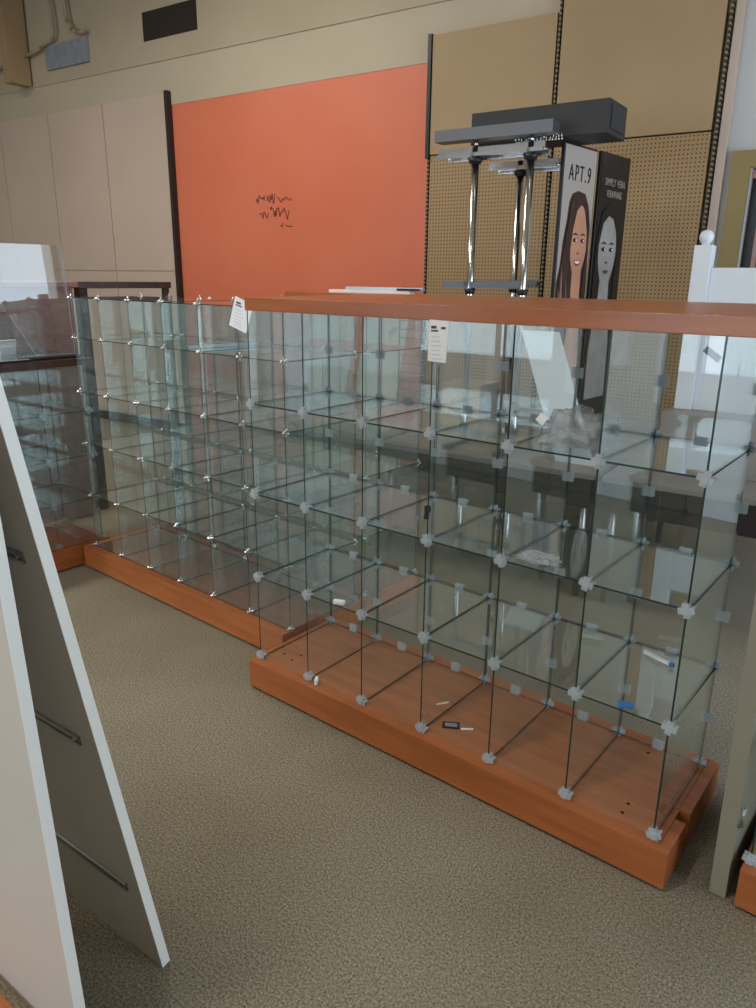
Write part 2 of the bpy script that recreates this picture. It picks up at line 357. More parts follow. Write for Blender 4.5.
# handwriting on the orange wall (an unreadable marker scrawl)
def scrawl(bm, s0, s1, z, h, step, seed, wdt=0.010):
    rnd = random.Random(seed); s = s0; pts = []
    while s < s1:
        pts.append((s, z + (rnd.random() - 0.2) * h)); s += step * (0.4 + rnd.random())
    for (a, b_), (c, d) in zip(pts[:-1], pts[1:]):
        dx, dz = c - a, d - b_; l = math.hypot(dx, dz) or 1; nx, nz = -dz / l * wdt / 2, dx / l * wdt / 2
        poly(bm, [(a + nx, b_ + nz), (a - nx, b_ - nz), (c - nx, d - nz), (c + nx, d + nz)], 0.001, 'y', -0.017)
t = tag(bpy.data.objects.new('wall_handwriting', None), 'dark marker handwriting in three short lines on the orange wall', 'handwriting'); COL.objects.link(t); t.matrix_world = WMAT
for a_ in ((-1.42, -1.30, 2.365, 0.07, 0.010, 3, 0.009), (-1.28, -1.17, 2.36, 0.11, 0.012, 13, 0.009), (-1.15, -0.98, 2.355, 0.05, 0.011, 23, 0.008), (-1.38, -1.26, 2.225, 0.06, 0.012, 5, 0.009),
           (-1.24, -1.00, 2.22, 0.12, 0.013, 15, 0.010), (-1.12, -1.09, 2.14, 0.04, 0.010, 9, 0.009), (-1.06, -0.97, 2.135, 0.03, 0.010, 19, 0.009)):
    bm = B(); scrawl(bm, *a_); obj('scribbled_word', bm, M['marker'], t)

# vents and conduits high on the wall
t = tag(bpy.data.objects.new('air_vent', None), 'black rectangular vent opening high above the orange wall', 'vent', 'high wall vents'); COL.objects.link(t); t.matrix_world = WMAT
bm = B(); box(bm, -2.81, -2.06, -0.036, -0.0325, 3.885, 4.135); obj('vent_opening', bm, M['hole'], t)
t = tag(bpy.data.objects.new('air_vent', None), 'grey rectangular vent under two conduits, high on the left', 'vent', 'high wall vents'); COL.objects.link(t); t.matrix_world = WMAT
bm = B(); box(bm, -4.38, -3.66, -0.07, -0.033, 3.82, 4.05); obj('vent_body', bm, M['grey_vent'], t)
bm = B()
for i in range(8): box(bm, -4.36, -3.68, -0.076, -0.07, 3.845 + 0.025 * i, 3.853 + 0.025 * i)
obj('vent_slats', bm, M['grey_vent'], t)
bm = B(); tube(bm, [(-4.20, -0.10, ZC), (-4.14, -0.10, 4.17), (-4.18, -0.10, 4.09), (-4.40, -0.10, 4.03), (-4.75, -0.10, 3.98), (-5.4, -0.10, 3.92)], 0.017)
wall_thing('conduit', 'thin conduit dropping to the left end of the grey vent', 'conduit', bm, M['conduit'])
bm = B(); tube(bm, [(-3.96, -0.10, ZC), (-3.90, -0.10, 4.22), (-3.84, -0.10, 4.13), (-3.76, -0.10, 4.09), (-3.62, -0.10, 4.08)], 0.02)
wall_thing('conduit', 'curved conduit bending over the right end of the grey vent', 'conduit', bm, M['conduit'])

# ------------------------------------------------------------------ ceiling lamps (out of frame, light the room)
for i, ((x, y), pw) in enumerate(zip(LAMPS, LAMP_W)):
    t = thing('ceiling_light', 'long fluorescent ceiling light over the sales floor', 'ceiling light', (x, y, ZC), 0, 'ceiling lights')
    bm = B(); box(bm, -0.18, 0.18, -0.65, 0.65, -0.09, -0.001); obj('lamp_housing', bm, M['white_edge'], t)
    bm = B(); box(bm, -0.15, -0.03, -0.6, 0.6, -0.10, -0.09); box(bm, 0.03, 0.15, -0.6, 0.6, -0.10, -0.09); obj('diffuser', bm, M['lamp_on'], t)
    area('lamp_light', (x, y, ZC - 0.12), (0, 0, 0), 0.3, 1.2, pw, (1.0, 0.93, 0.82))

# ------------------------------------------------------------------ glass cube displays
def pane_mesh(sx, sy, sz, gm):
    bm = B(); fs = box(bm, -sx/2, sx/2, -sy/2, sy/2, -sz/2, sz/2)
    thin = min(range(3), key=lambda i: (sx, sy, sz)[i])
    bmesh.ops.recalc_face_normals(bm, faces=bm.faces)
    for f in bm.faces: f.material_index = 0 if abs(f.normal[thin]) > 0.9 else 1
    return mesh_of('glass_pane', bm, [M[gm], M['edge']])
_cache = {}
def pane(sx, sy, sz, gm='glass'):
    k = (round(sx, 4), round(sy, 4), round(sz, 4), gm)
    if k not in _cache: _cache[k] = pane_mesh(*k)
    return _cache[k]
def clear_clip_mesh():
    bm = B(); a = 0.021
    box(bm, -a, a, -0.006, 0.0, -0.009, 0.009); box(bm, -0.009, 0.009, -0.0055, 0.0005, -a, a)
    box(bm, -a, -0.005, -0.004, 0.018, 0.0045, 0.0075); box(bm, 0.005, a, -0.004, 0.018, 0.0045, 0.0075)
    box(bm, 0.0045, 0.0075, -0.004, 0.018, 0.005, a); box(bm, -0.0075, -0.0045, -0.004, 0.018, 0.005, a)
    box(bm, 0.0045, 0.0075, -0.004, 0.018, -a, -0.005); box(bm, -0.0075, -0.0045, -0.004, 0.018, -a, -0.005)
    cyl(bm, (0, -0.011, 0), (0, 0.001, 0), 0.011, n=12)
    return mesh_of('corner_clip', bm, M['clip'])
def plate_clip_mesh():
    bm = B(); box(bm, -0.019, 0.019, -0.006, -0.0035, -0.017, 0.017); box(bm, -0.019, 0.019, 0.0035, 0.006, -0.017, 0.017)
    box(bm, -0.004, 0.004, -0.0065, 0.0065, -0.0165, 0.0165)
    return mesh_of('pane_clip', bm, M['clip'], )
def metal_clip_mesh():
    bm = B(); a = 0.014
    cyl(bm, (0, -0.010, 0), (0, 0.002, 0), 0.0085, n=12); ball(bm, (0, -0.010, 0), 0.0085, 10)
    for dx, dz in ((1, 0), (-1, 0), (0, 1), (0, -1)):
        cyl(bm, (0, -0.003, 0), (dx * a, 0.006, dz * a), 0.0045, n=8); ball(bm, (dx * a, 0.006, dz * a), 0.006, 8)
    return mesh_of('corner_clip', bm, M['chrome'])
CLEAR, PLATE, METAL = clear_clip_mesh(), plate_clip_mesh(), metal_clip_mesh()
G = 0.0055
def display(label, loc, rz, cols, cw, lev, dep, style, plinth, roof=False, floor_pane=False, mids=True, front=False):
    G = 0.0055 if style == 'clear' else 0.0042
    gm = 'glass' if style == 'clear' else 'glass_hazy'
    t = thing('glass_cube_display', label, 'glass display', loc, rz, 'glass cube displays')
    plinth(t)
    zb = BH
    nl = len(lev) - 1
    rnd = random.Random(int(loc[0] * 100) + 7)
    for j in range(nl):                                            # upright dividers
        h = lev[j + 1] - lev[j]
        for i in range(cols + 1):
            o = obj('glass_divider', pane(G, dep, h - 0.006, gm), None, t, loc=(i * cw, dep / 2, zb + (lev[j] + lev[j + 1]) / 2), rot=(0, 0, math.radians(rnd.uniform(-0.5, 0.5))))
    for j in range(1 if not floor_pane else 0, nl + (1 if roof else 0)):  # shelves
        for i in range(cols):
            obj('glass_shelf', pane(cw - 0.001, dep, G, gm), None, t, loc=((i + 0.5) * cw, dep / 2, zb + lev[j] + (G/2 + 0.0005 if j == 0 else rnd.uniform(-0.001, 0.001))), rot=(0, math.radians(rnd.uniform(-0.25, 0.25)) if j else 0, 0))
    for j in range(nl):                                            # back panes
        h = lev[j + 1] - lev[j]
        for i in range(cols):
            obj('back_pane', pane(cw - 0.008, G, h - 0.008, gm), None, t, loc=((i + 0.5) * cw, dep + G / 2 + 0.001, zb + (lev[j] + lev[j + 1]) / 2))
    if front:
        for i in range(cols // 2):
            obj('front_pane', pane(2 * cw - 0.004, G, lev[-1] - 0.01, 'glass_front'), None, t, loc=((2 * i + 1) * cw, -0.016, zb + lev[-1] / 2))
    for j in range(len(lev) - (0 if roof else 1)):
        for i in range(cols + 1):
            z = zb + lev[j] + (0.014 if j == 0 else 0)
            cm = CLEAR if style == 'clear' else METAL
            obj('corner_clip', cm, None, t, loc=(i * cw, -0.001, z), rot=(0, math.radians(rnd.uniform(-20, 20)), 0))
            obj('corner_clip', cm, None, t, loc=(i * cw, dep + 0.004, z), rot=(0, 0, PI))
    if style == 'clear' and mids:
        for j in range(nl):
            for i in range(cols):
                obj('pane_clip', PLATE, None, t, loc=((i + 0.5) * cw, dep + G / 2 + 0.001, zb + lev[j] + (0.018 if j == 0 else 0)))
            h = (lev[j] + lev[j + 1]) / 2
            for i in range(cols + 1):
                obj('pane_clip', PLATE, None, t, loc=(i * cw, dep + G / 2 + 0.001, zb + h))
    return t
W = 0.28
LA = [0.0, 0.3746, 0.7322, 1.0935, 1.4445]
def plinth_A(t):
    bm = B()
    box(bm, -0.03, 1.735, -0.04, 0.125, 0.012, BH); box(bm, -0.03, 1.70, 0.125, 0.175, 0.012, BH - 0.002); box(bm, -0.03, 1.732, 0.175, 0.50, 0.012, BH)
    box(bm, 0.0, 1.69, -0.01, 0.47, 0.0, 0.012, 1)
    p = obj('wooden_base', bm, [M['wood'], M['black']], t)
    bm = B()                                                        # bored holes and the seam lines of the base
    for x, y in ((0.0, 0.13), (0.116, 0.125), (0.114, 0.072), (0.05, 0.09), (1.566, 0.10), (1.567, 0.05), (1.522, 0.40), (1.60, 0.40)):
        cyl(bm, (x + 0.0, y, BH), (x + 0.0, y, BH + 0.0008), 0.006, n=12)
    obj('bored_holes', bm, M['hole'], p)
    bm = B(); box(bm, 0.004, 1.676, 0.006, 0.44, BH, BH + 0.0004); obj('hazed_deck', bm, M['deck_a'], p)  # thin top sheet carrying the painted glass haze
    for x, y0, y1 in ((1.701, -0.01, 0.125), (1.696, 0.18, 0.50)):
        bm = B(); box(bm, x, x + 0.0025, y0, y1, BH, BH + 0.0006); obj('seam_line', bm, M['dark_wood'], p)
disp_a = display('large front glass cube display with clear plastic clips on an orange wood base', (0, 0, 0), 0, 6, W, LA, 0.4406, 'clear', plinth_A)
WC = 0.2825
LC = [0.0, 0.3195, 0.6308, 0.927, 1.2262, 1.4395]
def plinth_C(t):
    bm = B(); box(bm, -0.06, 6 * WC - 0.0, -0.05, 0.50, 0.012, BH); box(bm, -0.03, 6 * WC - 0.03, -0.02, 0.47, 0, 0.012, 1)
    p = obj('wooden_base', bm, [M['wood'], M['black']], t)
    bm = B(); box(bm, 0.0, 6 * WC - 0.02, 0.0, 0.45, BH, BH + 0.0008); obj('hazed_deck', bm, M['deck'], p)['label'] = 'dull brown deck with the glass haze in its colour'
RZC = math.radians(-1.6)
disp_c = display('glass cube display with small chrome clips in the middle, behind the front display', (-1.775, 0.305, 0), RZC, 6, WC, LC, 0.44, 'metal', plinth_C, roof=True, floor_pane=True)
def plinth_C2(t):
    bm = B(); box(bm, -0.06, 6 * WC, 0.0, 0.46, 0.012, BH); box(bm, -0.03, 6 * WC - 0.03, 0.02, 0.44, 0, 0.012, 1)
    obj('wooden_base', bm, [M['wood'], M['black']], t)
disp_c2 = display('rear row of the chrome clipped glass cubes, nearest the far wall', (-1.76, 0.82, 0), RZC, 6, WC, LC[:5] + [1.418], 0.42, 'metal', plinth_C2, roof=True, floor_pane=True)
LD = [0.0, 0.265, 0.53, 0.795, 1.06]
def plinth_D(t):
    bm = B(); box(bm, -0.02, 1.72, -0.026, 0.50, 0.012, BH); box(bm, 0.0, 1.70, 0.02, 0.47, 0, 0.012, 1)
    obj('wooden_base', bm, [M['wood'], M['black']], t)
disp_d = display('low glass cube display at the far left under a dark countertop', (-1.885, -1.27, 0), PI/2, 6, W, LD, 0.44, 'clear', plinth_D, mids=False, front=True)
# right hand neighbour, mostly outside the frame
def plinth_E(t):
    bm = B(); box(bm, -0.015, 1.2, -0.04, 0.50, 0.012, BH); box(bm, 0.0, 1.18, -0.01, 0.47, 0, 0.012, 1)
    obj('wooden_base', bm, [M['wood'], M['black']], t)
disp_e = display('glass cube display at the right edge, beside the grey end panel', (1.925, 0.075, 0), 0, 4, W, LA, 0.40, 'clear', plinth_E, mids=False)

# ------------------------------------------------------------------ countertops
bm = B()
poly(bm, [(0.03, -0.04), (2.75, -0.04), (2.75, 1.03), (-0.62, 1.03), (-0.62, 0.80), (-0.03, 0.66)], 0.047, 'z', BH + 1.4445)
tag(obj('wooden_countertop', bm, M['wood_top'], bevel=0.002), 'long orange wood countertop lying on the large front glass display', 'countertop')
bm = B(); box(bm, -2.40, -1.855, -1.30, 0.45, BH + 1.062, BH + 1.10); box(bm, -2.36, -1.90, -1.26, 0.41, BH + 1.10, BH + 1.115, 1)
tag(obj('dark_countertop', bm, [M['dark_wood'], M['black']]), 'dark brown countertop on the low glass display at the far left', 'countertop')

# grey end panel right
t = thing('end_panel', 'greenish grey upright end panel standing between the two front displays', 'panel', (1.838, 0.055, 0))
bm = B(); mt = Matrix.Shear('XY', 4, (0, 0)) if False else Matrix.Identity(4)
fs = box(bm, 0, 0.045, 0, 0.46, 0, 1.57)
for v in bm.verts:
    if v.co.z > 1: v.co.x -= 0.022
obj('board', bm, M['grey_paint'], t, bevel=0.0015)
bm = B(); cyl(bm, (0.046, 0.02, 0.30), (0.052, 0.02, 0.24), 0.003, n=6); cyl(bm, (0.046, 0.01, 0.24), (0.052, 0.03, 0.30), 0.003, n=6)
obj('bracket_hook', bm, M['steel'], t)

# ------------------------------------------------------------------ leaning white panels at lower left
def lean_panel(name_label, corner, udir, tilt, width, height, thick, strips):
    u = Vector(udir).normalized(); nh = Vector((-u.y, u.x, 0)); a = math.radians(tilt)
    e = math.cos(a) * nh + math.sin(a) * Vector((0, 0, 1)); n = u.cross(e).normalized()
    if n.y > 0: n = -n
    t = thing('leaning_panel', name_label, 'panel', corner, 0, 'white panels at the lower left')
    m = Matrix((( u.x, -n.x, e.x, 0), (u.y, -n.y, e.y, 0), (u.z, -n.z, e.z, 0), (0, 0, 0, 1)))   # x=u, y=away from camera, z=e
    bm = B(); box(bm, 0.0015, width, 0.0, thick, 0, height, 0)
    box(bm, 0, 0.0015, 0, thick, 0, height, 1)
    bm.transform(m); obj('board', bm, [M['white'], M['white_edge']], t)
    for (a0, a1, h) in strips:
        bm = B(); box(bm, a0, a1, -0.006, 0.0, h - 0.012, h - 0.004); box(bm, a0, a1, -0.006, 0.0, h + 0.004, h + 0.012); box(bm, a0, a1, -0.0025, 0.0, h - 0.012, h + 0.012)
        bm.transform(m); s = obj('metal_rail', bm, M['steel'], t); s['label'] = 'grey metal shelf rail screwed across the panel'
        for q in (a0 + 0.018, a1 - 0.02):
            bm = B(); c = Vector((q, -0.003, h)); cyl(bm, c, c + Vector((0, -0.003, 0)), 0.0045, n=8)
            bm.transform(m); obj('screw', bm, M['chrome'], s)
    return t
lean_panel('white panel with three metal rails leaning at the lower left, farther of two', (0.822, -1.103, 0.0), (-0.481, -0.028, 0), 81.25, 0.62, 1.56, 0.024,
           [(0.063, 0.56, 1.181), (0.064, 0.56, 0.720), (0.053, 0.56, 0.264)])
lean_panel('plain white panel at the lower left edge, nearer to the camera', (0.886, -1.36, 0.0), (-0.481, -0.028, 0), 88.5, 0.76, 1.75, 0.024, [])
bm = B(); poly(bm, [(0.735, -1.405), (0.30, -1.415), (0.28, -1.8), (0.92, -1.8)], 0.03, 'z', 0.0)
tag(obj('wooden_shelf_board', bm, M['wood']), 'reddish wood board on the carpet at the bottom left corner', 'board')

# ------------------------------------------------------------------ tables under the fixtures at the far wall
def table(lab, s0, s1, d0, d1, z):
    t = tag(bpy.data.objects.new('display_table', None), lab, 'table', 'long tables at the far wall'); COL.objects.link(t); t.matrix_world = WMAT
    bm = B(); box(bm, s0, s1, -d1, -d0, z - 0.03, z); obj('tabletop', bm, M['grey_top'], t, bevel=0.004)
    bm = B()
    box(bm, s0 + .02, s1 - .02, -d1 + .01, -d1 + .03, z - 0.19, z - 0.031); box(bm, s0 + .02, s1 - .02, -d0 - .03, -d0 - .01, z - 0.19, z - 0.031)
    box(bm, s0 + .02, s0 + .04, -d1 + .03, -d0 - .03, z - 0.19, z - 0.031); box(bm, s1 - .04, s1 - .02, -d1 + .03, -d0 - .03, z - 0.19, z - 0.031)
    obj('apron', bm, M['dark_strip'], t)
    for x in (s0 + .06, s1 - .06):
        for y in (-d1 + .06, -d0 - .06):
            bm = B(); cyl(bm, (x, y, 0), (x, y, z - 0.035), 0.02, n=12); obj('leg', bm, M['steel'], t)
TZ = 0.72
table('grey topped table carrying the chrome rack and the posters', 1.25, 2.62, 0.15, 1.9, TZ)
table('grey topped table near the orange wall, behind the glass', -0.2, 1.22, 0.5, 1.9, TZ)
table('grey topped table carrying the white headboard', 2.66, 3.9, 0.6, 1.9, TZ)
bm = B(); box(bm, 2.84, 3.85, -1.55, -1.05, TZ, 1.03); wall_thing('grey_box', 'low grey box under the white headboard', 'box', bm, M['grey_top'], bevel=0.004)

# chrome racks
def rack(lab, s0, s1, d, zt, zm, posts, base_d=0.24, bar=True):
    t = tag(bpy.data.objects.new('chrome_rack', None), lab, 'rack', 'chrome racks'); COL.objects.link(t); t.matrix_world = WMAT
    y = -d
    for s in posts:
        bm = B(); cyl(bm, (s, y, TZ + 0.03), (s, y, zt), 0.021, n=14); p = obj('post', bm, M['chrome'], t)
        bm = B(); cyl(bm, (s, y, zt - 0.085), (s, y, zt - 0.055), 0.032, 0.045, n=14); obj('black_collar', bm, M['black'], p)
        bm = B(); cyl(bm, (s, y, zm - 0.045), (s, y, zm - 0.012), 0.026, 0.034, n=14); obj('black_collar', bm, M['black'], p)
        bm = B(); box(bm, s - 0.02, s + 0.02, y - base_d, y + base_d, TZ, TZ + 0.03); obj('foot', bm, M['dark_steel'], p)
    bm = B(); box(bm, s0, s1, y - 0.012, y + 0.012, zt - 0.035, zt); box(bm, s0 + 0.03, s1, y + 0.05, y + 0.07, zt - 0.06, zt - 0.035)
    box(bm, s0, s1, y - 0.045, y - 0.03, zt - 0.05, zt - 0.03)
    for s in posts: box(bm, s - 0.012, s + 0.012, y - 0.045, y + 0.07, zt - 0.05, zt - 0.03)
    obj('top_rails', bm, M['chrome'], t)
    bm = B(); box(bm, s0 + 0.06, s1 - 0.08, y - 0.02, y - 0.0, zm - 0.01, zm + 0.025); box(bm, s0 + 0.2, s1 - 0.08, y + 0.03, y + 0.045, zm, zm + 0.03)
    box(bm, s0 + 0.2, s0 + 0.24, y - 0.02, y + 0.045, zm, zm + 0.03)
    obj('cross_bar', bm, M['dark_steel'], t)
    if bar:
        bm = B(); box(bm, s0 - 0.01, s1 + 0.05, y - 0.05, y + 0.05, zt + 0.035, zt + 0.095); obj('grey_header_bar', bm, M['dark_steel'], t)
        bm = B()
        for s in posts: cyl(bm, (s, y, zt), (s, y, zt + 0.036), 0.012, n=10)
        obj('spacer', bm, M['chrome'], t)
    return t
rack('tall chrome rack with a grey header bar behind the countertop', 1.46, 2.10, 1.60, 2.395, 1.655, (1.69, 2.02))
rack('smaller chrome rack standing behind the tall one', 1.58, 2.02, 1.18, 2.37, 1.66, (1.78,), bar=False)
bm = B(); box(bm, 1.575, 2.375, -1.45, -1.15, 2.432, 2.60)
bm2 = bm
t = tag(bpy.data.objects.new('black_box', None), 'long black box lying on top of the racks and the poster tower', 'box'); COL.objects.link(t); t.matrix_world = WMAT
obj('box_body', bm2, M['dark_grey'], t, bevel=0.006)
bm = B(); box(bm, 2.376, 2.38, -1.42, -1.18, 2.46, 2.575); obj('end_cap', bm, M['black'], t)
bm = B(); rr = random.Random(4)
for k in range(16): 
    s = 1.93 + k * 0.017; cyl(bm, (s, -1.60, 2.398), (s + rr.uniform(-.012, .012), -1.60 + rr.uniform(-.01, .01), 2.398 + 0.03), 0.003, n=6); ball(bm, (s, -1.60, 2.40), 0.006, 6)
wall_thing('metal_hooks', 'small heap of metal hooks on the top rail of the tall rack', 'hooks', bm, M['chrome'])

# poster towers: faces look along +s
def ell(cx, cy_, rx, ry, n=28, a0=0.0, a1=2 * PI):
    return [(cx + rx * math.cos(a0 + (a1 - a0) * i / n), cy_ + ry * math.sin(a0 + (a1 - a0) * i / n)) for i in range(n)]
def text_mesh(txt, size, name, m, mtx, wd=0, ht=0):
    cu = bpy.data.curves.new(name, 'FONT'); cu.body = txt; cu.size = size; cu.extrude = 0.0008; cu.align_x = 'CENTER'; cu.space_character = 1.25
    o = bpy.data.objects.new(name, cu); COL.objects.link(o)
    dg = bpy.context.evaluated_depsgraph_get(); dg.update()
    me = bpy.data.meshes.new_from_object(o.evaluated_get(dg)); bpy.data.objects.remove(o)
    if wd:
        xs = [v.co.x for v in me.vertices]; ys = [v.co.y for v in me.vertices]
        me.transform(Matrix.Diagonal((wd / (max(xs) - min(xs)), ht / (max(ys) - min(ys)), 1, 1)) @ Matrix.Translation((-(max(xs) + min(xs)) / 2, -(max(ys) + min(ys)) / 2, 0)))
    me.transform(mtx); me.materials.clear(); me.materials.append(m)
    return me
def tower(lab, s, d_near, width, z1, thick, ground, build):
    t = tag(bpy.data.objects.new('poster_tower', None), lab, 'poster', 'poster towers'); COL.objects.link(t)
    # local: x -> +s normal (0 = face), y -> u from near edge toward the wall, z up
    t.matrix_world = WMAT @ Matrix.Translation((s, -d_near, 0)) @ Matrix.Rotation(math.radians(-7), 4, 'Z')
    bm = B(); box(bm, -thick, 0, 0, width, TZ, z1); obj('tower_body', bm, M['poster_black'], t, bevel=0.003)
    bm = B(); box(bm, 0.0, 0.002, 0.012, width - 0.012, TZ + 0.02, z1 - 0.014); obj('printed_sheet', bm, ground, t)
    build(t); return t
def pp(t, name, pts, m, layer):
    bm = B(); poly(bm, pts, 0.0007, 'x', 0.002 + 0.0008 * layer); return obj(name, bm, m, t)
TXT = Matrix(((0, 0, 1, 0), (1, 0, 0, 0), (0, 1, 0, 0), (0, 0, 0, 1)))     # text x->y, text y->z, normal->x
def arc(c, z, w_, h, th, n=8):
    up = [(c - w_ + 2 * w_ * i / n, z + h * math.sin(PI * i / n)) for i in range(n + 1)]
    dn = [(c + w_ - 2 * w_ * i / n, z + h * math.sin(PI * i / n) - th * math.sin(PI * min(max(i / n, 0.06), 0.94))) for i in range(n + 1)]
    return up + dn
def strand(u0, z0, u1, z1, w_, bend, n=12):
    c = [(u0 + (u1 - u0) * i / n + bend * math.sin(2 * PI * i / n), z0 + (z1 - z0) * i / n) for i in range(n + 1)]
    return [(u - w_ * math.sin(PI * (i + .3) / (n + .6)), z) for i, (u, z) in enumerate(c)] + [(u + w_ * math.sin(PI * (i + .3) / (n + .6)), z) for i, (u, z) in reversed(list(enumerate(c)))]
def face(t, cu, cz, hw, hh, skin, dark, lip, layer, smile):
    pts = []
    for i in range(36):
        a = 2 * PI * i / 36; x = math.cos(a); z = math.sin(a)
        k = 1.0 if z > -0.1 else 1.0 - 0.30 * (abs(z) - 0.1) ** 1.3
        pts.append((cu + hw * x * k, cz + hh * z))
    pp(t, 'printed_face', pts, skin, layer)
    for sgn in (-1, 1):
        c = cu + sgn * hw * 0.44; ez = cz + hh * 0.06
        pp(t, 'printed_eye', ell(c, ez, hw * 0.25, hh * 0.055), dark, layer + 1)
        pp(t, 'printed_eye_glint', ell(c + hw * 0.12, ez, hw * 0.07, hh * 0.03, 10), M['paper'], layer + 2)
        pp(t, 'printed_brow', arc(c, ez + hh * 0.13, hw * 0.34, hh * 0.07, hh * 0.05), dark, layer + 1)
    nz = cz - hh * 0.28
    pp(t, 'printed_nose', [(cu - hw * 0.17, nz), (cu - hw * 0.08, nz - hh * 0.035), (cu, nz - hh * 0.02), (cu + hw * 0.08, nz - hh * 0.035), (cu + hw * 0.17, nz), (cu + hw * 0.06, nz + hh * 0.02), (cu - hw * 0.06, nz + hh * 0.02)], lip, layer + 1)
    mz = cz - hh * 0.52
    if smile:
        pp(t, 'printed_mouth', [(cu - hw * 0.45, mz + hh * 0.05), (cu - hw * 0.12, mz + hh * 0.045), (cu, mz + hh * 0.03), (cu + hw * 0.12, mz + hh * 0.045), (cu + hw * 0.45, mz + hh * 0.05), (cu + hw * 0.22, mz - hh * 0.09), (cu, mz - hh * 0.12), (cu - hw * 0.22, mz - hh * 0.09)], lip, layer + 1)
        pp(t, 'printed_teeth', [(cu - hw * 0.34, mz + hh * 0.03), (cu, mz + hh * 0.012), (cu + hw * 0.34, mz + hh * 0.03), (cu + hw * 0.16, mz - hh * 0.05), (cu - hw * 0.16, mz - hh * 0.05)], M['paper'], layer + 2)
    else:
        pp(t, 'printed_mouth', [(cu - hw * 0.34, mz), (cu - hw * 0.1, mz + hh * 0.045), (cu, mz + hh * 0.03), (cu + hw * 0.1, mz + hh * 0.045), (cu + hw * 0.34, mz), (cu + hw * 0.14, mz - hh * 0.06), (cu - hw * 0.14, mz - hh * 0.06)], lip, layer + 1)
def woman1(t):
    me = text_mesh('APT.9', 0.125, 'lettering', M['poster_black'], Matrix.Translation((0.004, 0.20, 2.275)) @ TXT, 0.27, 0.085); obj('lettering', me, None, t)
    pp(t, 'printed_hair', [(0.10, 2.12), (0.13, 2.165), (0.20, 2.185), (0.29, 2.175), (0.345, 2.11), (0.385, 2.0), (0.385, 1.5), (0.385, 0.95), (0.02, 0.95), (0.014, 1.5), (0.014, 1.68), (0.045, 1.78), (0.055, 1.90), (0.085, 2.02)], M['hair'], 0)
    pp(t, 'printed_neck', [(0.20, 1.80), (0.31, 1.80), (0.315, 1.60), (0.36, 1.45), (0.37, 1.0), (0.14, 1.0), (0.15, 1.45), (0.20, 1.60)], M['skin'], 1)
    face(t, 0.250, 1.905, 0.108, 0.205, M['skin'], M['hair'], M['lip'], 2, True)
    pp(t, 'printed_hair_strand', [(0.13, 2.14), (0.20, 2.165), (0.27, 2.13), (0.20, 2.08), (0.165, 1.98), (0.15, 1.86), (0.165, 1.72), (0.21, 1.56), (0.17, 1.3), (0.06, 1.3), (0.03, 1.62), (0.07, 1.85)], M['hair'], 5)
    pp(t, 'printed_hair_strand', [(0.26, 2.14), (0.32, 2.13), (0.37, 2.02), (0.385, 1.7), (0.385, 1.3), (0.35, 1.3), (0.33, 1.62), (0.355, 1.82), (0.345, 1.97), (0.31, 2.06)], M['hair'], 5)
    for k, (u0, z0, u1, z1, b_) in enumerate(((0.05, 1.78, 0.07, 1.35, 0.012), (0.08, 1.74, 0.11, 1.32, -0.012), (0.12, 1.70, 0.15, 1.34, 0.010), (0.035, 1.66, 0.04, 1.30, 0.008), (0.10, 1.60, 0.09, 1.30, 0.012))):
        pp(t, 'printed_hair_highlight', strand(u0, z0, u1, z1, 0.006, b_), M['brown_wood'], 6)
def woman2(t):
    for txt, z, sz in (('SIMPLY VERA', 2.265, 0.28), ('VERAWANG', 2.20, 0.21)):
        me = text_mesh(txt, 0.06, 'lettering', M['poster_grey'], Matrix.Translation((0.004, 0.215, z)) @ TXT, sz, 0.042); obj('lettering', me, None, t)
    pp(t, 'printed_neck', [(0.13, 1.75), (0.25, 1.75), (0.27, 1.5), (0.33, 1.38), (0.34, 0.95), (0.05, 0.95), (0.05, 1.38), (0.11, 1.5)], M['skin_grey'], 0)
    face(t, 0.190, 1.865, 0.125, 0.225, M['skin_grey'], M['poster_black'], M['lip_grey'], 1, False)
    pp(t, 'printed_hair', [(0.03, 1.2), (0.075, 1.45), (0.075, 1.72), (0.06, 1.90), (0.10, 2.03), (0.17, 2.075), (0.24, 2.06), (0.30, 1.98), (0.325, 1.85), (0.315, 1.70), (0.305, 1.5), (0.34, 1.2), (0.38, 1.2), (0.37, 1.95), (0.32, 2.10), (0.20, 2.15), (0.08, 2.10), (0.03, 1.95), (0.012, 1.2)], M['poster_black'], 4)
tower('pale poster tower of a smiling long haired woman, lettering APT.9 above her', 2.128, 1.40, 0.41, 2.425, 0.02, M['poster_grey'], woman1)
tower('black poster tower of a woman in black and white, behind the pale one', 2.192, 0.965, 0.42, 2.425, 0.02, M['poster_black'], woman2)

# white headboard with ball finials
t = tag(bpy.data.objects.new('headboard', None), 'white painted headboard with a ball finial behind the right end of the countertop', 'headboard'); COL.objects.link(t); t.matrix_world = WMAT
bm = B(); box(bm, 2.865, 2.955, -1.40, -1.31, 1.03, 1.875); obj('post', bm, M['white_paint'], t, bevel=0.004)
bm = B(); ball(bm, (2.91, -1.355, 1.915), 0.036, 20); cyl(bm, (2.91, -1.355, 1.87), (2.91, -1.355, 1.89), 0.02, n=16); obj('ball_finial', bm, M['white_paint'], t)
bm = B(); box(bm, 3.955, 4.045, -1.40, -1.31, 0.72 + 0.31, 1.875); obj('post', bm, M['white_paint'], t, bevel=0.004)
bm = B(); box(bm, 2.955, 3.955, -1.375, -1.33, 1.03, 1.765); obj('panel', bm, M['white_paint'], t, bevel=0.003)
bm = B()
m_ = Matrix.Translation((3.02, -1.376, 1.33)) @ Matrix.Rotation(math.radians(35), 4, 'Y'); box(bm, -0.05, 0.05, -0.001, 0, -0.018, 0.018, 0, m_)
s_ = obj('grey_sticker', bm, M['ink'], t)
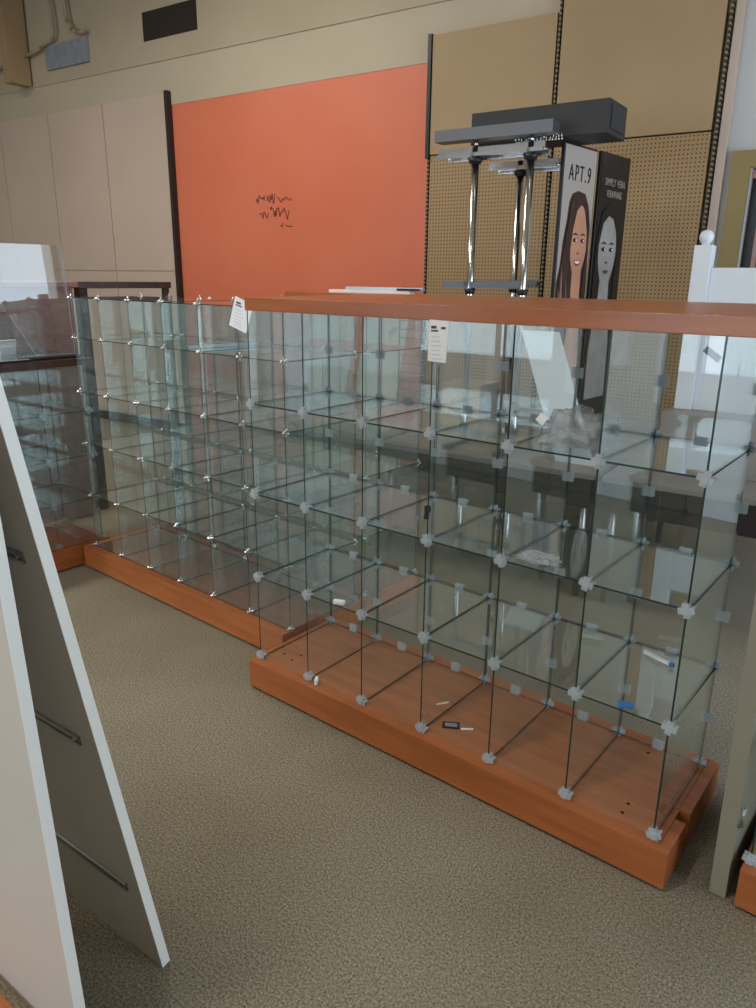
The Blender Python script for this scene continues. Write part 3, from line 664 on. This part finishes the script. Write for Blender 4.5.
bm = B(); box(bm, 3.155, 3.163, -1.377, -1.375, 1.22, 1.29); obj('scratch', bm, M['ink'], t)

# white boards and wire grid on the tables
def leaning_board(name, lab, cat, s0, s1, d, z0, z1, lean, m, group=None, th=0.012, skew=0.0):
    bm = B(); fs = box(bm, s0, s1, -d, -d + th, z0, z1)
    for v in bm.verts:
        k = (v.co.z - z0) / (z1 - z0); v.co.y += lean * k; v.co.x += skew * k
    return wall_thing(name, lab, cat, bm, m, group)
leaning_board('white_board', 'white board with a bright left edge leaning behind the front display, before the posters', 'board', 2.34, 2.56, 1.72, TZ, 1.42, 0.10, M['white_paint'], 'white boards on the tables', skew=-0.30)
leaning_board('white_board', 'leftmost pale board behind the glass, against the orange wall', 'board', 0.10, 0.52, 1.30, TZ, 1.42, 0.12, M['white'], 'white boards on the tables', skew=0.06)
leaning_board('white_board', 'pale board behind the glass, left of the wire grid', 'board', 0.56, 0.92, 1.22, TZ, 1.43, 0.12, M['white'], 'white boards on the tables', skew=0.05)
bm = B()
for k in range(12): cyl(bm, (0.99, -1.25, TZ + 0.06 + k * 0.058), (1.20, -1.25, TZ + 0.06 + k * 0.058), 0.004, n=6)
for s in (0.99, 1.20): cyl(bm, (s, -1.25, TZ), (s, -1.25, TZ + 0.74), 0.006, n=8)
for s in (0.99, 1.20): cyl(bm, (s, -1.38, TZ + 0.005), (s, -1.12, TZ + 0.005), 0.006, n=8)
wall_thing('wire_ladder_rack', 'small upright wire rack of thin rungs behind the glass', 'rack', bm, M['dark_steel'])
bm = B(); box(bm, 1.30, 1.60, -1.2, -0.9, TZ, 1.02); wall_thing('cardboard_carton', 'tan carton on the table under the chrome rack', 'box', bm, M['tan'], bevel=0.003)

# silver tubes on the countertop
CT = BH + 1.4915
t = thing('metal_tubes', 'bundle of silver metal strips lying on the back edge of the countertop', 'metal strips', (-0.20, 0.90, CT), math.radians(4))
bm = B(); box(bm, -0.20, 0.27, 0.0, 0.035, 0.0, 0.014); obj('lower_strip', bm, M['white_edge'], t)
bm = B(); box(bm, -0.12, 0.32, 0.03, 0.05, 0.014, 0.028); obj('upper_strip', bm, M['steel'], t)
bm = B(); box(bm, 0.20, 0.30, -0.004, 0.04, 0.0145, 0.024); obj('end_bracket', bm, M['dark_strip'], t)

# ------------------------------------------------------------------ brown cabinet behind the far-left display
t = thing('wooden_cabinet', 'reddish brown wooden cabinet behind the low glass display at the far left', 'cabinet', (-2.7, -0.9, 0))
bm = B(); box(bm, -0.5, 0.0, -0.6, 1.75, 0.02, 1.61); obj('cabinet_body', bm, M['brown_wood'], t, bevel=0.003)
bm = B(); box(bm, -0.53, 0.03, -0.62, 1.78, 1.61, 1.645); obj('cabinet_top', bm, M['brown_wood'], t, bevel=0.003)
t = thing('shelving_stand', 'dark brown open shelving stand behind the chrome clipped glass cubes', 'shelving', (-2.86, 0.95, 0))
bm = B(); box(bm, 0.0, 0.075, 0.0, 0.06, 0, 1.60); obj('post', bm, M['dark_wood'], t, bevel=0.002)
bm = B(); box(bm, 0.09, 0.13, 0.66, 0.70, 0, 1.60); obj('post', bm, M['dark_wood'], t, bevel=0.002)
bm = B(); poly(bm, [(-0.01, -0.01), (0.085, -0.01), (0.145, 0.71), (0.075, 0.71)], 0.045, 'z', 1.60); obj('top_rail', bm, M['dark_wood'], t, bevel=0.002)

# acrylic pieces on the dark countertop
DT = BH + 1.115
def sheet(bm, pts, th):
    # quad in 3-D extruded by th along its normal
    P = [Vector(p) for p in pts]; n = (P[1] - P[0]).cross(P[3] - P[0]).normalized() * th
    A = [bm.verts.new(p) for p in P]; Bv = [bm.verts.new(p + n) for p in P]
    bm.faces.new(A[::-1]).material_index = 0; bm.faces.new(Bv).material_index = 0
    for i in range(4): bm.faces.new((A[i], A[(i+1) % 4], Bv[(i+1) % 4], Bv[i])).material_index = 1
t = thing('acrylic_sign_holder', 'tall clear acrylic sheet standing on the dark countertop, reflecting the windows', 'sign holder', (-1.99, 0.0, DT))
bm = B(); sheet(bm, [(0.0, -0.35, 0), (0.0, 0.42, 0), (-0.03, 0.42, 0.60), (-0.03, -0.35, 0.60)], 0.005); obj('sheet', bm, [M['acrylic'], M['acrylic_edge']], t)
bm = B(); sheet(bm, [(-0.10, -0.35, 0), (-0.001, -0.35, 0), (-0.001, 0.42, 0), (-0.10, 0.42, 0)], 0.004); obj('foot', bm, [M['acrylic'], M['acrylic_edge']], t)
t = thing('acrylic_sign_holder', 'small slanted clear acrylic stand at the left edge, on the dark countertop', 'sign holder', (-1.95, -0.02, DT))
bm = B(); sheet(bm, [(0.05, -0.15, 0.0), (0.05, 0.17, 0.0), (-0.02, 0.06, 0.25), (-0.02, -0.15, 0.25)], 0.004); obj('sheet', bm, [M['acrylic'], M['acrylic_edge']], t)
bm = B(); sheet(bm, [(0.0, -0.15, 0.001), (0.09, -0.15, 0.001), (0.09, 0.10, 0.001), (0.0, 0.10, 0.001)], 0.004); obj('foot', bm, [M['acrylic'], M['acrylic_edge']], t)
bm = B(); box(bm, -2.20, -2.14, 0.06, 0.15, DT, DT + 0.05); box(bm, -2.19, -2.15, 0.02, 0.16, DT + 0.05, DT + 0.085)
tag(obj('white_clamp', bm, M['paper'], bevel=0.002), 'small white clamp on the dark countertop behind the slanted stand', 'clamp')

# ------------------------------------------------------------------ tags, bag and litter
def price_tag(lab, loc, rz, wd, ht, tilt, clipped):
    t = thing('price_tag', lab, 'tag', loc, rz, 'white paper tags')
    R_ = Matrix.Rotation(math.radians(tilt), 4, 'Y')
    bm = B()
    pts = [(-wd/2, -ht), (wd/2 - (0.012 if not clipped else 0.01), -ht - 0.004), (wd/2, -0.03 if clipped else 0), (wd/2 - (0.025 if clipped else 0), 0.0), (-wd/2 + 0.008, 0.004)]
    poly(bm, pts, 0.0015, 'y', 0.0); bm.transform(R_); obj('card', bm, M['paper'], t)
    bm = B(); box(bm, -wd*0.32, -wd*0.08, -0.001, 0, -0.022, -0.014); box(bm, -wd*0.32, 0.0, -0.001, 0, -0.031, -0.026); box(bm, wd*0.14, wd*0.34, -0.001, 0, -0.024, -0.017)
    bm.transform(R_); obj('printed_heading', bm, M['ink'], t)
    bm = B()
    for k in range(6): box(bm, -wd*0.3, wd*(0.05 + 0.05 * (k % 3)), -0.001, 0, -0.047 - 0.013 * k, -0.0455 - 0.013 * k)
    bm.transform(R_); obj('printed_lines', bm, M['faint'], t)
price_tag('white paper tag hanging under the countertop on the large front display', (0.887, -0.045, BH + 1.4445), 0, 0.078, 0.118, -2, False)
price_tag('white paper tag with a cut corner hanging on the chrome clipped display', (-0.255, 0.205, BH + 1.468), 0.1, 0.108, 0.122, 16, True)

# crumpled plastic bag on the third shelf
bm = B(); bmesh.ops.create_icosphere(bm, subdivisions=5, radius=1.0)
rr = random.Random(11)
from mathutils import noise
for v in bm.verts:
    p = v.co.copy(); n1 = noise.noise(p * 2.2 + Vector((3, 1, 5))); n2 = noise.noise(p * 7.0); n3 = abs(noise.noise(p * 14.0 + Vector((9, 2, 2))))
    r = 1 + 0.45 * n1 + 0.16 * abs(n2) - 0.06 * n3
    z = max(p.z * r, -0.15) + 0.15
    v.co = Vector((p.x * r * 0.108, p.y * r * 0.11, z * 0.085))
for f in bm.faces: f.smooth = True
tag(obj('plastic_bag', bm, M['bag'], loc=(1.26, 0.18, BH + 1.0935 + G/2 + 0.001)), 'crumpled clear plastic bag on the top shelf of the front display', 'plastic bag')
bm = B()
m_ = Matrix.Translation((1.175, 0.095, BH + 1.0935 + 0.075)) @ Matrix.Rotation(0.6, 4, 'Y') @ Matrix.Rotation(-0.3, 4, 'X'); box(bm, -0.014, 0.014, -0.0005, 0.0005, -0.014, 0.014, 0, m_)
o = obj('bag_label', bm, M['paper']); bag = [q for q in COL.objects if q.name.startswith('plastic_bag')][0]
o.parent = bag; o.matrix_parent_inverse = Matrix.Translation(-Vector(bag.location))
# crumpled film on second shelf
bm = B(); bmesh.ops.create_icosphere(bm, subdivisions=4, radius=1.0)
for v in bm.verts:
    p = v.co.copy(); r = 1 + 0.4 * noise.noise(p * 3.0 + Vector((7, 7, 1))) + 0.25 * abs(noise.noise(p * 9.0))
    v.co = Vector((p.x * r * 0.060, p.y * r * 0.035, (max(p.z * r, -0.1) + 0.1) * 0.022))
tag(obj('plastic_scrap', bm, M['bag'], loc=(1.215, 0.07, BH + 0.7322 + G/2 + 0.001), rot=(0, 0, 0.1)), 'flat scrap of crinkled clear film on the middle shelf of the front display', 'plastic scrap')
def flat(name, lab, cat, x, y, z, sx, sy, sz, rz, m, group=None):
    bm = B(); box(bm, -sx/2, sx/2, -sy/2, sy/2, 0, sz); o = obj(name, bm, m, loc=(x, y, z), rot=(0, 0, rz), bevel=min(sz, sx, sy) * 0.2)
    return tag(o, lab, cat, group)
zt = BH + 0.001
o = flat('label_card', 'small black card with a grey face lying on the front wooden base', 'card', 0.905, 0.10, zt, 0.062, 0.040, 0.003, 0.55, M['black'])
bm = B(); box(bm, -0.022, 0.022, -0.011, 0.011, 0.003, 0.0036); obj('card_face', bm, M['grey_vent'], o)
flat('white_stick', 'white stick beside the black card on the wooden base', 'stick', 0.965, 0.115, zt, 0.045, 0.007, 0.005, 0.65, M['paper'], 'white sticks on the base')
flat('white_stick', 'white stick behind the black card on the wooden base', 'stick', 0.80, 0.20, zt, 0.05, 0.006, 0.004, 1.0, M['paper'], 'white sticks on the base')
s1 = BH + 0.3746 + G/2 + 0.002
flat('white_block', 'small white plastic block on the lowest shelf, left part of the front display', 'block', 0.44, 0.01, s1, 0.045, 0.02, 0.016, 0.4, M['paper'])
flat('blue_clip', 'small blue plastic clip on the lowest shelf near the right end', 'clip', 1.545, 0.02, s1, 0.045, 0.022, 0.010, 0.5, M['blue'])
o = flat('marker_pen', 'white marker pen with a blue end on the lowest shelf at the right', 'pen', 1.52, 0.36, s1, 0.10, 0.012, 0.012, -0.3, M['paper'])
bm = B(); box(bm, 0.04, 0.062, -0.0058, 0.0058, 0.0005, 0.0115); obj('pen_cap', bm, M['blue'], o)
flat('paper_strip', 'white paper strip leaning on the left corner clip on the wooden base', 'paper', 0.325, -0.0, zt, 0.012, 0.035, 0.022, 0.6, M['paper'])
# black spring clip on a divider edge
bm = B(); box(bm, -0.006, 0.010, -0.010, 0.004, 0.0, 0.022); box(bm, -0.008, 0.004, -0.010, 0.004, -0.022, -0.006); box(bm, -0.004, 0.002, -0.009, 0.003, -0.01, 0.004)
tag(obj('black_clip', bm, M['black'], loc=(3 * W + 0.004, -0.006, BH + 0.833)), 'small black clip on a front glass edge at mid height', 'clip')
bm = B(); cyl(bm, (0, 0, 0), (0, 0, 0.02), 0.010, n=12); ball(bm, (0, 0, 0.024), 0.012, 12)
tag(obj('loose_connector', bm, M['chrome'], loc=(-0.38, 0.55, BH + 1.4445)), 'single chrome connector standing on the glass top left of the countertop', 'connector')
bm = B(); box(bm, -0.012, 0.012, -0.19, 0.19, 0, 0.018)
tag(obj('metal_bracket', bm, M['steel'], loc=(-0.75, 0.5, BH + 1.2262 + 0.003), rot=(0, 0, -0.2), bevel=0.002), 'grey metal bracket lying on the top shelf of the chrome clipped display', 'bracket')
